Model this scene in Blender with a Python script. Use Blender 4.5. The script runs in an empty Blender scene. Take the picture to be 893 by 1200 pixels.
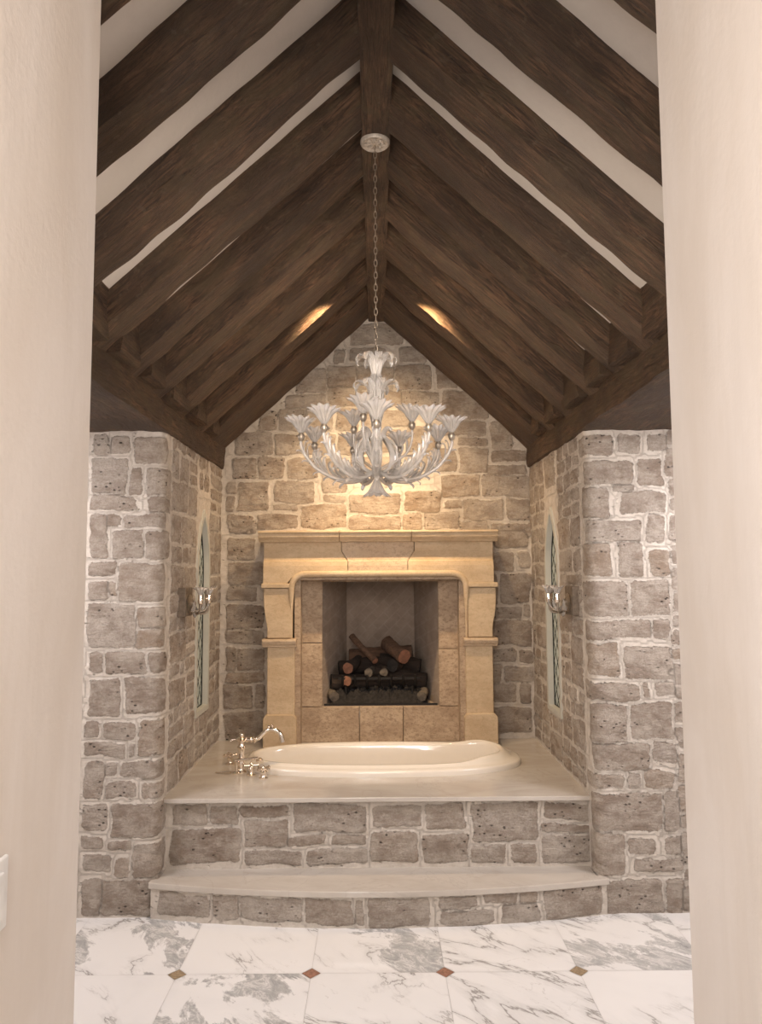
import bpy, bmesh, math, random
import numpy as np
from math import sin, cos, pi, radians, sqrt
from mathutils import Vector, Matrix, noise
random.seed(5)
C = bpy.context.scene.collection

# ------------------------------------------------------------------ camera
cam_d = bpy.data.cameras.new('camera'); cam = bpy.data.objects.new('camera', cam_d); C.objects.link(cam)
YAW, PITCH, ROLL = radians(0.3895), radians(4.65), radians(0.31)
F = Vector((sin(YAW)*cos(PITCH), cos(YAW)*cos(PITCH), sin(PITCH)))
r0 = Vector((cos(YAW), -sin(YAW), 0)); u0 = r0.cross(F)
rr = r0*cos(ROLL) - u0*sin(ROLL); uu = r0*sin(ROLL) + u0*cos(ROLL)
mw = Matrix(((rr.x, uu.x, -F.x, 0), (rr.y, uu.y, -F.y, 0), (rr.z, uu.z, -F.z, 1.6), (0, 0, 0, 1)))
cam.matrix_world = mw
cam_d.sensor_fit = 'VERTICAL'; cam_d.sensor_height = 24; cam_d.lens = 862/1200*24
cam_d.clip_start = 0.02
bpy.context.scene.camera = cam
vs = bpy.context.scene.view_settings
vs.view_transform = 'Standard'; vs.look = 'None'; vs.gamma = 1.0; vs.exposure = 0.0
vs.use_curve_mapping = False

# ------------------------------------------------------------------ world and lamps
w = bpy.data.worlds.new('world'); bpy.context.scene.world = w; w.use_nodes = True
w.node_tree.nodes['Background'].inputs[0].default_value = (1.0, 0.93, 0.86, 1)
w.node_tree.nodes['Background'].inputs[1].default_value = 0.55

def lamp(name, kind, loc, target, power, color, **kw):
    d = bpy.data.lights.new(name, kind); o = bpy.data.objects.new(name, d); C.objects.link(o)
    o.location = loc
    o.rotation_euler = (Vector(target)-Vector(loc)).to_track_quat('-Z', 'Y').to_euler()
    d.energy = power; d.color = color
    for k, v in kw.items(): setattr(d, k, v)
    return o
WARM = (1.0, 0.70, 0.40); SOFT = (1.0, 0.86, 0.74); COOL = (1.0, 0.95, 0.975)
# two recessed spots between the last rafters, washing the mantel
for s in (-1, 1):
    lamp('mantel_spot', 'SPOT', (s*0.30, 3.99, 3.150), (s*0.0, 4.74, 1.80), 62, WARM, spot_size=radians(108), spot_blend=0.9, shadow_soft_size=0.02)
    lamp('mantel_spot', 'SPOT', (s*0.26, 3.98, 3.140), (s*0.0, 4.80, 1.86), 75, WARM, spot_size=radians(46), spot_blend=1.0, shadow_soft_size=0.02)
# downlights of the front room, either side of the vault
for s, k in ((-1, 1.0), (1, 1.15)):
    lamp('room_light', 'AREA', (s*1.75, 2.55, 2.42), (s*1.1, 3.6, 0.9), 42*k, COOL, shape='DISK', size=0.8)
    lamp('floor_light', 'AREA', (s*1.85, 2.75, 2.44), (s*1.35, 2.8, 0), 11*k, COOL, shape='DISK', size=0.5)
# added warm fill in mid-air, no real fixtures, for gable and vault
lamp('gable_fill', 'AREA', (0, 3.1, 2.75), (0, 4.9, 2.45), 4, (1.0, 0.80, 0.60), shape='DISK', size=0.5)
lamp('vault_fill', 'AREA', (0, 1.7, 2.2), (0, 3.6, 1.4), 15, SOFT, shape='DISK', size=1.0)
lamp('passage_light', 'AREA', (-0.20, -0.25, 2.35), (0.30, 0.9, 1.5), 22, (1.0, 0.91, 0.84), shape='DISK', size=0.5)
lamp('passage_fill', 'AREA', (-0.40, -0.35, 1.9), (0.6, 0.9, 1.75), 8, (0.97, 0.96, 1.0), shape='DISK', size=0.3)  # added cool fill from behind the camera, only to brighten the right jamb

# ------------------------------------------------------------------ node helpers
class M:
    def __init__(s, name):
        s.m = bpy.data.materials.new(name); s.m.use_nodes = True
        s.t = s.m.node_tree; s.b = s.t.nodes['Principled BSDF']
    def n(s, typ, **kw):
        x = s.t.nodes.new('ShaderNode'+typ)
        for k, v in kw.items(): setattr(x, k, v)
        return x
    def put(s, sock, v):
        if v is None: return
        if hasattr(v, 'links') or isinstance(v, bpy.types.NodeSocket): s.t.links.new(v, sock)
        elif isinstance(v, (tuple, list)) and len(v) == 3 and sock.type == 'RGBA': sock.default_value = (*v, 1)
        else: sock.default_value = v
    def co(s, kind='Object'): return s.n('TexCoord').outputs[kind]
    def attr(s, name, out='Fac'): return s.n('Attribute', attribute_name=name).outputs[out]
    def map(s, v, scale=(1, 1, 1), loc=(0, 0, 0), rot=(0, 0, 0)):
        x = s.n('Mapping'); s.put(x.inputs[0], v); x.inputs['Scale'].default_value = scale
        s.put(x.inputs['Location'], loc); x.inputs['Rotation'].default_value = rot; return x.outputs[0]
    def noise(s, v, scale=5, detail=4, rough=0.55, dist=0):
        x = s.n('TexNoise'); s.put(x.inputs['Vector'], v); x.inputs['Scale'].default_value = scale
        x.inputs['Detail'].default_value = detail; x.inputs['Roughness'].default_value = rough
        x.inputs['Distortion'].default_value = dist; return x.outputs['Fac']
    def voro(s, v, scale=5, feature='F1'):
        x = s.n('TexVoronoi', feature=feature); s.put(x.inputs['Vector'], v); x.inputs['Scale'].default_value = scale
        return x.outputs['Distance']
    def math(s, op, a, b=None, clamp=False):
        x = s.n('Math', operation=op, use_clamp=clamp); s.put(x.inputs[0], a); s.put(x.inputs[1], b); return x.outputs[0]
    def vadd(s, a, b):
        x = s.n('VectorMath', operation='ADD'); s.put(x.inputs[0], a); s.put(x.inputs[1], b); return x.outputs[0]
    def vscale(s, a, k):
        x = s.n('VectorMath', operation='SCALE'); s.put(x.inputs[0], a); x.inputs['Scale'].default_value = k; return x.outputs[0]
    def step(s, v, lo, hi, a=0.0, b=1.0):
        x = s.n('MapRange', interpolation_type='SMOOTHSTEP'); s.put(x.inputs[0], v)
        for i, q in enumerate((lo, hi, a, b)): s.put(x.inputs[i+1], q)
        return x.outputs[0]
    def ramp(s, v, stops):
        x = s.n('ValToRGB'); s.put(x.inputs[0], v); e = x.color_ramp.elements
        while len(e) < len(stops): e.new(0.5)
        for q, (p, c) in zip(e, stops): q.position = p; q.color = (*c, 1)
        return x.outputs[0]
    def mix(s, f, a, b, mode='MIX'):
        x = s.n('Mix', data_type='RGBA', blend_type=mode); s.put(x.inputs[0], f); s.put(x.inputs[6], a); s.put(x.inputs[7], b)
        return x.outputs[2]
    def bump(s, h, strength=0.3, dist=0.01):
        x = s.n('Bump'); s.put(x.inputs['Height'], h); x.inputs['Strength'].default_value = strength
        x.inputs['Distance'].default_value = dist; s.t.links.new(x.outputs[0], s.b.inputs['Normal'])
    def fin(s, color=None, rough=None, **kw):
        s.put(s.b.inputs['Base Color'], color); s.put(s.b.inputs['Roughness'], rough)
        for k, v in kw.items(): s.put(s.b.inputs[k.replace('_', ' ')], v)
        return s.m

# ------------------------------------------------------------------ materials
def mat_stone():
    m = M('rubble_stone'); v = m.co()
    sd = m.attr('sd'); tv = m.attr('tint', 'Vector')
    sep = m.n('SeparateXYZ'); m.put(sep.inputs[0], tv)
    e = m.noise(v, 55, 6, 0.7); e2 = m.noise(v, 11, 4, 0.6)
    s1 = m.math('ADD', sd, m.math('MULTIPLY', m.math('SUBTRACT', e, 0.5), 0.030))
    s1 = m.math('ADD', s1, m.math('MULTIPLY', m.math('SUBTRACT', e2, 0.5), 0.022))
    mask = m.step(s1, -0.001, 0.004)
    base = m.ramp(sep.outputs[0], [(0, (0.345, 0.268, 0.210)), (0.3, (0.455, 0.385, 0.325)), (0.55, (0.400, 0.328, 0.268)), (0.8, (0.490, 0.430, 0.375)), (1, (0.430, 0.330, 0.245))])
    vv = m.vadd(v, m.vscale(tv, 7.0))
    big = m.noise(m.map(vv, (1, 1, 1.8)), 8, 7, 0.7)
    base = m.mix(m.step(big, 0.36, 0.62), m.mix(0.9, base, (0.74, 0.71, 0.68), 'MULTIPLY'), m.mix(0.5, base, (0.60, 0.54, 0.47)))
    bed = m.noise(m.map(vv, (1, 1, 4.5)), 22, 6, 0.75)
    base = m.mix(m.step(bed, 0.34, 0.50, 0.45, 0.0), base, (0.26, 0.20, 0.155))
    fine = m.noise(vv, 110, 4, 0.75)
    base = m.mix(m.step(fine, 0.36, 0.58, 0.4, 0.0), base, (0.24, 0.19, 0.15))
    pit = m.math('MULTIPLY', m.step(m.voro(m.map(vv, (1, 1, 1.6)), 30), 0.26, 0.12), m.step(m.noise(vv, 7, 2), 0.52, 0.62))
    base = m.mix(m.math('MULTIPLY', pit, 0.85), base, (0.055, 0.038, 0.030))
    # mortar dragged thinly over some stone faces
    sm = m.math('MULTIPLY', m.step(m.noise(v, 5.5, 7, 0.75), 0.48, 0.66), 0.55)
    base = m.mix(sm, base, (0.56, 0.50, 0.43))
    mort = m.ramp(m.noise(v, 24, 6, 0.7), [(0.25, (0.51, 0.45, 0.385)), (0.55, (0.65, 0.59, 0.52)), (0.8, (0.71, 0.655, 0.585))])
    col = m.mix(mask, mort, base)
    h = m.math('ADD', m.math('MULTIPLY', m.math('ADD', m.noise(vv, 50, 7, 0.75), m.math('MULTIPLY', bed, 0.8)), m.step(mask, 0, 1, 0.4, 1.0)), m.math('MULTIPLY', pit, -1.4))
    m.bump(h, 0.9, 0.014)
    return m.fin(col, 0.86)
def mat_plaster(name, a, b, streak):
    m = M(name); v = m.co()
    n = m.noise(m.map(v, (1, 1, 0.35)), 3.2, 6, 0.6, 0.8)
    n2 = m.noise(m.map(v, (1, 1, streak)), 16, 5, 0.7)
    c = m.mix(m.step(n, 0.3, 0.72), a, b)
    c = m.mix(m.step(n2, 0.45, 0.75, 0, 0.22), c, tuple(x*0.86 for x in a))
    m.bump(m.math('ADD', n2, m.noise(v, 60, 4, 0.6)), 0.12, 0.006)
    return m.fin(c, 0.6)
def mat_wood():
    m = M('hewn_dark_timber'); v = m.co()
    info = m.n('ObjectInfo').outputs['Random']
    off = m.n('CombineXYZ'); m.put(off.inputs[0], m.math('MULTIPLY', info, 9)); m.put(off.inputs[1], m.math('MULTIPLY', info, 31))
    v = m.vadd(v, off.outputs[0])
    g = m.noise(m.map(v, (4.5, 55, 55)), 1.3, 9, 0.78, 1.2)
    g2 = m.noise(m.map(v, (4, 11, 11)), 1.3, 6, 0.65, 1.2)
    c = m.ramp(g, [(0.36, (0.018, 0.010, 0.006)), (0.47, (0.085, 0.048, 0.028)), (0.60, (0.225, 0.125, 0.070))])
    c = m.mix(m.step(g2, 0.42, 0.62, 0, 0.75), c, (0.115, 0.078, 0.042))
    c = m.mix(m.step(m.noise(v, 3, 5, 0.7), 0.42, 0.60, 0.0, 0.6), c, (0.050, 0.029, 0.019))
    c = m.mix(m.step(m.noise(v, 30, 3), 0.62, 0.72, 0.0, 0.35), c, (0.20, 0.15, 0.10))
    m.bump(m.math('ADD', g, m.math('MULTIPLY', g2, 1.6)), 1.0, 0.018)
    return m.fin(c, 0.55)
def mat_limestone(name, a, b, dark, pits, bumpy):
    m = M(name); v = m.co()
    info = m.n('ObjectInfo').outputs['Random']
    off = m.n('CombineXYZ'); m.put(off.inputs[0], m.math('MULTIPLY', info, 5)); m.put(off.inputs[2], m.math('MULTIPLY', info, 7))
    v = m.vadd(v, off.outputs[0])
    n = m.noise(m.map(v, (1, 1, 1.8)), 6, 6, 0.65)
    c = m.mix(m.step(n, 0.3, 0.7), a, b)
    f = m.noise(m.map(v, (1, 1, 1.5)), 38, 8, 0.8)
    c = m.mix(m.step(f, 0.48, 0.60, 0, pits), c, dark)
    m.bump(m.math('ADD', m.math('MULTIPLY', f, -1.0), n), bumpy, 0.008)
    return m.fin(c, 0.75)
def mat_floor():
    m = M('veined_white_marble'); v = m.co()
    t = m.attr('tile', 'Vector'); sep = m.n('SeparateXYZ'); m.put(sep.inputs[0], t)
    vv = m.vadd(v, m.vscale(t, 11.0))
    rot = m.map(vv, (1, 1, 1), (0, 0, 0), (0, 0, 0.75))
    a = m.noise(m.map(rot, (0.55, 1.5, 1)), 1.9, 9, 0.60, 0.5)
    vein = m.step(m.math('ABSOLUTE', m.math('SUBTRACT', a, 0.5)), 0.0, 0.011, 1.0, 0.0)
    halo = m.step(m.math('ABSOLUTE', m.math('SUBTRACT', a, 0.5)), 0.0, 0.06, 0.30, 0.0)
    gate = m.step(m.noise(vv, 1.8, 3), 0.44, 0.56)
    b = m.noise(m.map(rot, (0.8, 2.0, 1)), 3.4, 8, 0.62, 0.8)
    thin = m.step(m.math('ABSOLUTE', m.math('SUBTRACT', b, 0.45)), 0.0, 0.007, 0.45, 0.0)
    cloud = m.step(m.noise(rot, 2.2, 6, 0.6, 0.5), 0.45, 0.75, 0.0, 0.30)
    c = m.mix(cloud, (0.86, 0.845, 0.825), (0.70, 0.69, 0.68))
    c = m.mix(m.math('MULTIPLY', halo, gate), c, (0.50, 0.49, 0.47))
    c = m.mix(m.math('MULTIPLY', thin, m.step(m.noise(vv, 2.6, 2), 0.56, 0.66)), c, (0.46, 0.43, 0.40))
    c = m.mix(m.math('MULTIPLY', vein, gate), c, (0.36, 0.34, 0.32))
    n3 = m.noise(m.map(rot, (0.7, 1.6, 1)), 2.6, 9, 0.66, 0.6)
    hv = m.math('MULTIPLY', m.step(n3, 0.50, 0.535), m.step(sep.outputs[2], 0.3, 0.8))
    patch = m.ramp(m.noise(m.map(rot, (1, 1.8, 1)), 9, 8, 0.75, 1.5), [(0.38, (0.30, 0.30, 0.295)), (0.52, (0.46, 0.455, 0.44)), (0.56, (0.72, 0.70, 0.67)), (0.62, (0.44, 0.43, 0.42))])
    c = m.mix(m.math('MULTIPLY', hv, 0.85), c, patch)
    return m.fin(c, 0.06, Specular_IOR_Level=0.6)
def mat_deck():
    m = M('cream_marble_slab'); v = m.co()
    n = m.noise(m.map(v, (1, 2.2, 1)), 2.4, 6, 0.6, 1.2)
    c = m.mix(m.step(n, 0.35, 0.7), (0.56, 0.515, 0.46), (0.49, 0.44, 0.385))
    c = m.mix(m.step(m.math('ABSOLUTE', m.math('SUBTRACT', m.noise(v, 2.0, 6, 0.6, 1.0), 0.5)), 0, 0.014, 0.30, 0), c, (0.40, 0.35, 0.30))
    return m.fin(c, 0.16)
def mat_plain(name, color, rough, metal=0.0, var=0.1, scale=25, bmp=0.0, **kw):
    m = M(name); v = m.co(); n = m.noise(v, scale, 4, 0.6)
    c = m.mix(m.step(n, 0.3, 0.7), color, tuple(x*(1-var) for x in color))
    if bmp: m.bump(n, bmp, 0.004)
    return m.fin(c, rough, Metallic=metal, **kw)
def mat_refractory():
    m = M('firebox_brick_panel'); v = m.co()
    n = m.noise(v, 9, 6, 0.65)
    c = m.ramp(n, [(0.3, (0.27, 0.215, 0.175)), (0.7, (0.40, 0.33, 0.27))])
    d = m.n('TexBrick'); m.put(d.inputs[0], m.map(m.co('Object'), (1, 1, 1), (0, 0, 0), (radians(90), 0, radians(45)) ))
    d.inputs['Scale'].default_value = 4.2; d.inputs['Mortar Size'].default_value = 0.02
    m.put(d.inputs['Color1'], (0.9, 0.85, 0.80)); m.put(d.inputs['Color2'], (0.65, 0.60, 0.57)); m.put(d.inputs['Mortar'], (1, 1, 1))
    c = m.mix(0.35, c, d.outputs['Color'], 'MULTIPLY')
    m.bump(n, 0.4, 0.006)
    return m.fin(c, 0.9)
def mat_log(name, a, b):
    m = M(name); v = m.co(); g = m.noise(m.map(v, (3, 22, 22)), 2, 6, 0.7, 0.5)
    m.bump(g, 0.9, 0.01)
    return m.fin(m.ramp(g, [(0.3, a), (0.7, b)]), 0.9)
MT = dict(
    stone=mat_stone(),
    plaster=mat_plaster('polished_cream_plaster', (0.67, 0.605, 0.54), (0.755, 0.705, 0.66), 0.12),
    ceil=mat_plaster('ceiling_plaster', (0.66, 0.60, 0.53), (0.70, 0.64, 0.57), 1.0),
    wood=mat_wood(),
    lime=mat_limestone('honey_limestone', (0.52, 0.385, 0.245), (0.62, 0.485, 0.33), (0.42, 0.31, 0.18), 0.45, 0.45),
    key=mat_limestone('pinkish_limestone', (0.50, 0.375, 0.255), (0.58, 0.455, 0.325), (0.31, 0.22, 0.15), 0.5, 0.4),
    trav=mat_limestone('rough_travertine', (0.37, 0.27, 0.185), (0.54, 0.42, 0.30), (0.25, 0.175, 0.12), 0.7, 1.0),
    floor=mat_floor(), deck=mat_deck(),
    grout=mat_plain('pale_grout', (0.60, 0.58, 0.55), 0.8),
    tan=mat_plain('tan_stone_inset', (0.42, 0.31, 0.19), 0.2, scale=80, var=0.4),
    rust=mat_plain('rust_stone_inset', (0.40, 0.20, 0.13), 0.2, scale=80, var=0.4),
    tub=mat_plain('cream_enamel', (0.80, 0.735, 0.64), 0.10, var=0.02, Coat_Weight=0.4),
    nickel=mat_plain('polished_nickel', (0.92, 0.84, 0.74), 0.13, 1.0, 0.05),
    bronze=mat_plain('antique_silver_gilt', (0.42, 0.36, 0.29), 0.35, 0.8, 0.3, 60),
    silver=mat_plain('silver_leaf_plaster', (0.62, 0.55, 0.47), 0.45, 0.2, 0.35, 90, 0.4),
    chain=mat_plain('aged_silver_chain', (0.50, 0.42, 0.33), 0.35, 0.8, 0.2, 90),
    fire=mat_refractory(),
    iron=mat_plain('black_iron', (0.02, 0.018, 0.017), 0.55, 0.5),
    ember=mat_plain('charcoal_ember_bed', (0.030, 0.026, 0.024), 0.95, 0, 0.7, 60, 1.0),
    bark=mat_log('dark_bark', (0.012, 0.009, 0.007), (0.055, 0.036, 0.026)),
    tanbark=mat_log('stripped_tan_wood', (0.060, 0.034, 0.022), (0.19, 0.11, 0.07)),
    cut=mat_plain('pink_cut_wood', (0.28, 0.13, 0.08), 0.8, 0, 0.4, 40),
    birch=mat_plain('grey_ash_wood', (0.15, 0.125, 0.10), 0.9, 0, 0.5, 30, 0.6),
    lead=mat_plain('dark_lead_came', (0.05, 0.055, 0.05), 0.5, 0.6),
    glass=mat_plain('milky_green_window_glass', (0.60, 0.67, 0.63), 0.35, 0, 0.25, 8, 0.2),
    frame=mat_plain('pale_sage_window_paint', (0.56, 0.55, 0.49), 0.5, 0, 0.08, 12),
    switch=mat_plain('white_switch_plastic', (0.80, 0.79, 0.77), 0.35),
    oak=mat_plain('grey_stone_mounting_block', (0.235, 0.185, 0.14), 0.7, 0, 0.4, 40, 0.5),
)
def mat_crystal():
    m = M('clear_fluted_crystal'); v = m.co()
    n = m.noise(v, 70, 3, 0.5)
    m.bump(n, 0.35, 0.003)
    return m.fin((0.80, 0.77, 0.73), 0.12, Transmission_Weight=0.68, IOR=1.45, Specular_IOR_Level=0.8)
MT['crystal'] = mat_crystal()

# ------------------------------------------------------------------ object helpers
def link_mesh(name, me, mat, parent=None, loc=None):
    o = bpy.data.objects.new(name, me); C.objects.link(o)
    for q in (mat if isinstance(mat, (list, tuple)) else [mat]): me.materials.append(MT[q])
    if parent: o.parent = parent
    if loc: o.location = loc
    return o
def tag(o, label=None, cat=None, group=None, kind=None):
    for k, v in (('label', label), ('category', cat), ('group', group), ('kind', kind)):
        if v: o[k] = v
    return o
def empty(name, loc=(0, 0, 0), rz=0):
    o = bpy.data.objects.new(name, None); C.objects.link(o); o.location = loc; o.rotation_euler = (0, 0, rz); o.empty_display_size = 0.1
    return o
class B:
    """collects shapes, then links them as one mesh object"""
    sharp = 50
    def __init__(s): s.v = []; s.f = []; s.mi = []; s.sm = []
    def add(s, vs, fs, mi=0, smooth=False):
        k = len(s.v); s.v += [tuple(p) for p in vs]; s.f += [tuple(i+k for i in f) for f in fs]
        s.mi += [mi]*len(fs); s.sm += [smooth]*len(fs); return s
    def box(s, x0, x1, y0, y1, z0, z1, mi=0, mtx=None):
        vs = [Vector(p) for p in ((x0,y0,z0),(x1,y0,z0),(x1,y1,z0),(x0,y1,z0),(x0,y0,z1),(x1,y0,z1),(x1,y1,z1),(x0,y1,z1))]
        if mtx: vs = [mtx @ p for p in vs]
        return s.add(vs, [(0,3,2,1),(4,5,6,7),(0,1,5,4),(1,2,6,5),(2,3,7,6),(3,0,4,7)], mi)
    def lathe(s, prof, n=24, mtx=None, mi=0, flute=None):
        """prof: (r, z) list; flute(theta, k) multiplies r and shifts z"""
        vs = []; fs = []
        for k, (r, z) in enumerate(prof):
            for i in range(n):
                t = 2*pi*i/n; q, dz = flute(t, k) if flute else (1, 0)
                vs.append(Vector((r*q*cos(t), r*q*sin(t), z+dz)))
        for k in range(len(prof)-1):
            for i in range(n):
                j = (i+1) % n; fs.append((k*n+i, k*n+j, (k+1)*n+j, (k+1)*n+i))
        if prof[0][0] > 1e-5: fs.append(tuple(range(n))[::-1])
        if prof[-1][0] > 1e-5: fs.append(tuple((len(prof)-1)*n+i for i in range(n)))
        if mtx: vs = [mtx @ p for p in vs]
        return s.add(vs, fs, mi, True)
    def tube(s, pts, rad, n=8, mi=0, closed=False):
        pts = [Vector(p) for p in pts]; m = len(pts); vs = []; fs = []
        rad = rad if hasattr(rad, '__len__') else [rad]*m
        up = None
        for k, p in enumerate(pts):
            a = pts[(k-1) % m] if (k or closed) else p; b = pts[(k+1) % m] if (k < m-1 or closed) else p
            t = (b-a).normalized()
            if up is None: up = t.orthogonal().normalized()
            up = (up - t*up.dot(t)).normalized(); sd = t.cross(up)
            for i in range(n):
                q = 2*pi*i/n; vs.append(p + (up*cos(q)+sd*sin(q))*rad[k])
        for k in range(m if closed else m-1):
            for i in range(n):
                j = (i+1) % n; kk = (k+1) % m; fs.append((k*n+i, k*n+j, kk*n+j, kk*n+i))
        if not closed: fs += [tuple(range(n))[::-1], tuple((m-1)*n+i for i in range(n))]
        return s.add(vs, fs, mi, True)
    def grid(s, P, nu, nv, mi=0, smooth=True, closed_u=False):
        vs = [P(i, j) for j in range(nv) for i in range(nu)]; fs = []
        for j in range(nv-1):
            for i in range(nu if closed_u else nu-1):
                k = (i+1) % nu; fs.append((j*nu+i, j*nu+k, (j+1)*nu+k, (j+1)*nu+i))
        return s.add(vs, fs, mi, smooth)
    def prism(s, poly, y0, y1, mi=0, mtx=None):
        """poly in (x, z), extruded along y"""
        n = len(poly); vs = [Vector((x, y0, z)) for x, z in poly]+[Vector((x, y1, z)) for x, z in poly]
        if mtx: vs = [mtx @ p for p in vs]
        return s.add(vs, [tuple(range(n)), tuple(range(2*n-1, n-1, -1))]+[(i, i+n, (i+1) % n+n, (i+1) % n) for i in range(n)], mi)
    def build(s, name, mat, parent=None, bevel=0, loc=None, rough=None):
        me = bpy.data.meshes.new(name); me.from_pydata(s.v, [], s.f)
        me.polygons.foreach_set('material_index', s.mi); me.polygons.foreach_set('use_smooth', s.sm)
        bm = bmesh.new(); bm.from_mesh(me)
        bmesh.ops.remove_doubles(bm, verts=bm.verts, dist=1e-5)
        bmesh.ops.recalc_face_normals(bm, faces=bm.faces)
        if rough:
            cut, amp, fr = rough
            for _ in range(5):
                es = [e for e in bm.edges if e.calc_length() > cut]
                if not es: break
                bmesh.ops.subdivide_edges(bm, edges=es, cuts=1, use_grid_fill=True)
            bmesh.ops.triangulate(bm, faces=[f for f in bm.faces if len(f.verts) > 4])
            for v in bm.verts:
                n = noise.noise_vector(v.co*fr+Vector((sum(map(ord, name)) % 7, 0, 0)))*amp + noise.noise_vector(v.co*fr*3.1)*amp*0.5
                v.co += n
            for f in bm.faces: f.smooth = False
        bm.to_mesh(me); bm.free(); me.update()
        if any(s.sm): me.set_sharp_from_angle(angle=radians(s.sharp))
        o = link_mesh(name, me, mat, parent, loc)
        if bevel:
            md = o.modifiers.new('bevel', 'BEVEL'); md.width = bevel; md.segments = 2; md.limit_method = 'ANGLE'; md.angle_limit = radians(40)
        return o

# ------------------------------------------------------------------ rubble stone walls
A = 1.035          # half width of the alcove
YP, YB = 3.58, 4.91   # pillar face, gable wall
def vnoise(u, v, scale, seed):
    g = np.random.RandomState(seed).rand(256, 256)
    x = u*scale+1000; y = v*scale+1000; xi = np.floor(x).astype(int); yi = np.floor(y).astype(int)
    fx = x-xi; fy = y-yi; fx = fx*fx*(3-2*fx); fy = fy*fy*(3-2*fy)
    q = lambda a, b: g[a % 256, b % 256]
    return (q(xi, yi)*(1-fx)+q(xi+1, yi)*fx)*(1-fy)+(q(xi, yi+1)*(1-fx)+q(xi+1, yi+1)*fx)*fy-0.5
def courses(u0, u1, z0, z1, seed, avoid=()):
    """irregular coursed rubble in a rectangle"""
    R = random.Random(seed); out = []; z = z0
    while z < z1-0.03:
        h = R.choice((0.075, 0.10, 0.125, 0.15, 0.17)); h = min(h, z1-z)
        if z1-z-h < 0.06: h = z1-z
        u = u0
        while u < u1-0.02:
            wd = R.uniform(0.9, 2.3)*max(h, 0.09)
            if u1-u-wd < 0.06: wd = u1-u
            g = 0.0105; j = lambda: R.uniform(-0.006, 0.006)
            if h > 0.14 and R.random() < 0.3:
                k = R.uniform(0.4, 0.6)*h
                out += [(u+g, z+g, u+wd-g, z+k-g+j()), (u+g, z+k+g, u+wd-g, z+h-g)]
            else: out.append((u+g+j(), z+g+j(), u+wd-g+j(), z+h-g+j()))
            u += wd
        z += h
    return out
def stone_sheet(name, u0, u1, z0, z1, stones, place, res=0.0095, keep=None, seed=1, depth=0.005, parent=None):
    nu = int((u1-u0)/res)+1; nv = int((z1-z0)/res)+1
    U, V = np.meshgrid(np.linspace(u0, u1, nu), np.linspace(z0, z1, nv))
    sd = np.full(U.shape, -0.05); tint = np.zeros(U.shape+(3,)); R = np.random.RandomState(seed)
    wu = U+vnoise(U, V, 9, seed+1)*0.022+vnoise(U, V, 30, seed+2)*0.007
    wv = V+vnoise(U, V, 8, seed+3)*0.020+vnoise(U, V, 28, seed+4)*0.006
    lift = np.zeros(U.shape)
    for a, b, c, d in stones:
        m = (U > a-0.05) & (U < c+0.05) & (V > b-0.05) & (V < d+0.05)
        rad = min(0.013, (c-a)*0.2, (d-b)*0.25)
        tl = R.uniform(-0.05, 0.05); tr = R.uniform(-0.05, 0.05); cu = (a+c)/2; cv = (b+d)/2
        x = (wu[m]-cu)+tl*(V[m]-cv); y = (wv[m]-cv)+tr*(U[m]-cu)*0.6
        qx = np.abs(x)-(c-a)/2+rad; qy = np.abs(y)-(d-b)/2+rad
        dist = 0.003+rad-(np.hypot(np.maximum(qx, 0), np.maximum(qy, 0))+np.minimum(np.maximum(qx, qy), 0))
        t = R.rand(3); l = R.uniform(-0.3, 0.3)+R.uniform(-1.2, 1.2)*(U[m]-cu)+R.uniform(-1.5, 1.5)*(V[m]-cv)
        better = dist > sd[m]
        s = sd[m]; s[better] = dist[better]; sd[m] = s
        tm = tint[m]; tm[better] = t; tint[m] = tm
        lm = lift[m]; lm[better] = l[better] if hasattr(l, '__len__') else l; lift[m] = lm
    k = np.clip((sd+0.004)/0.016, 0, 1); k = k*k*(3-2*k)
    H = k*(depth*(1+lift)+vnoise(U, V, 22, seed+5)*0.009+vnoise(U, V, 50, seed+6)*0.008)+(1-k)*(vnoise(U, V, 16, seed+7)*0.006+vnoise(U, V, 45, seed+8)*0.004)
    P = place(U.ravel(), V.ravel(), H.ravel())
    idx = np.arange(nu*nv).reshape(nv, nu)
    q = np.stack([idx[:-1, :-1], idx[:-1, 1:], idx[1:, 1:], idx[1:, :-1]], -1).reshape(-1, 4)
    if keep is not None:
        cu = (U[:-1, :-1]+U[1:, 1:]).ravel()/2; cv = (V[:-1, :-1]+V[1:, 1:]).ravel()/2
        q = q[keep(cu, cv)]
    used = np.unique(q); rm = np.zeros(nu*nv, int); rm[used] = np.arange(len(used)); q = rm[q]
    me = bpy.data.meshes.new(name); me.vertices.add(len(used)); me.vertices.foreach_set('co', P[used].astype(np.float32).ravel())
    me.loops.add(q.size); me.polygons.add(len(q)); me.loops.foreach_set('vertex_index', q.ravel().astype(np.int32))
    me.polygons.foreach_set('loop_start', np.arange(0, q.size, 4, dtype=np.int32))
    me.polygons.foreach_set('use_smooth', np.ones(len(q), bool)); me.update(calc_edges=True)
    a = me.attributes.new('sd', 'FLOAT', 'POINT'); a.data.foreach_set('value', sd.ravel()[used].astype(np.float32))
    a = me.attributes.new('tint', 'FLOAT_VECTOR', 'POINT'); a.data.foreach_set('vector', tint.reshape(-1, 3)[used].astype(np.float32).ravel())
    return link_mesh(name, me, 'stone', parent)
S = lambda L: [tuple(x/1000 for x in t) for t in L]
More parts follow.
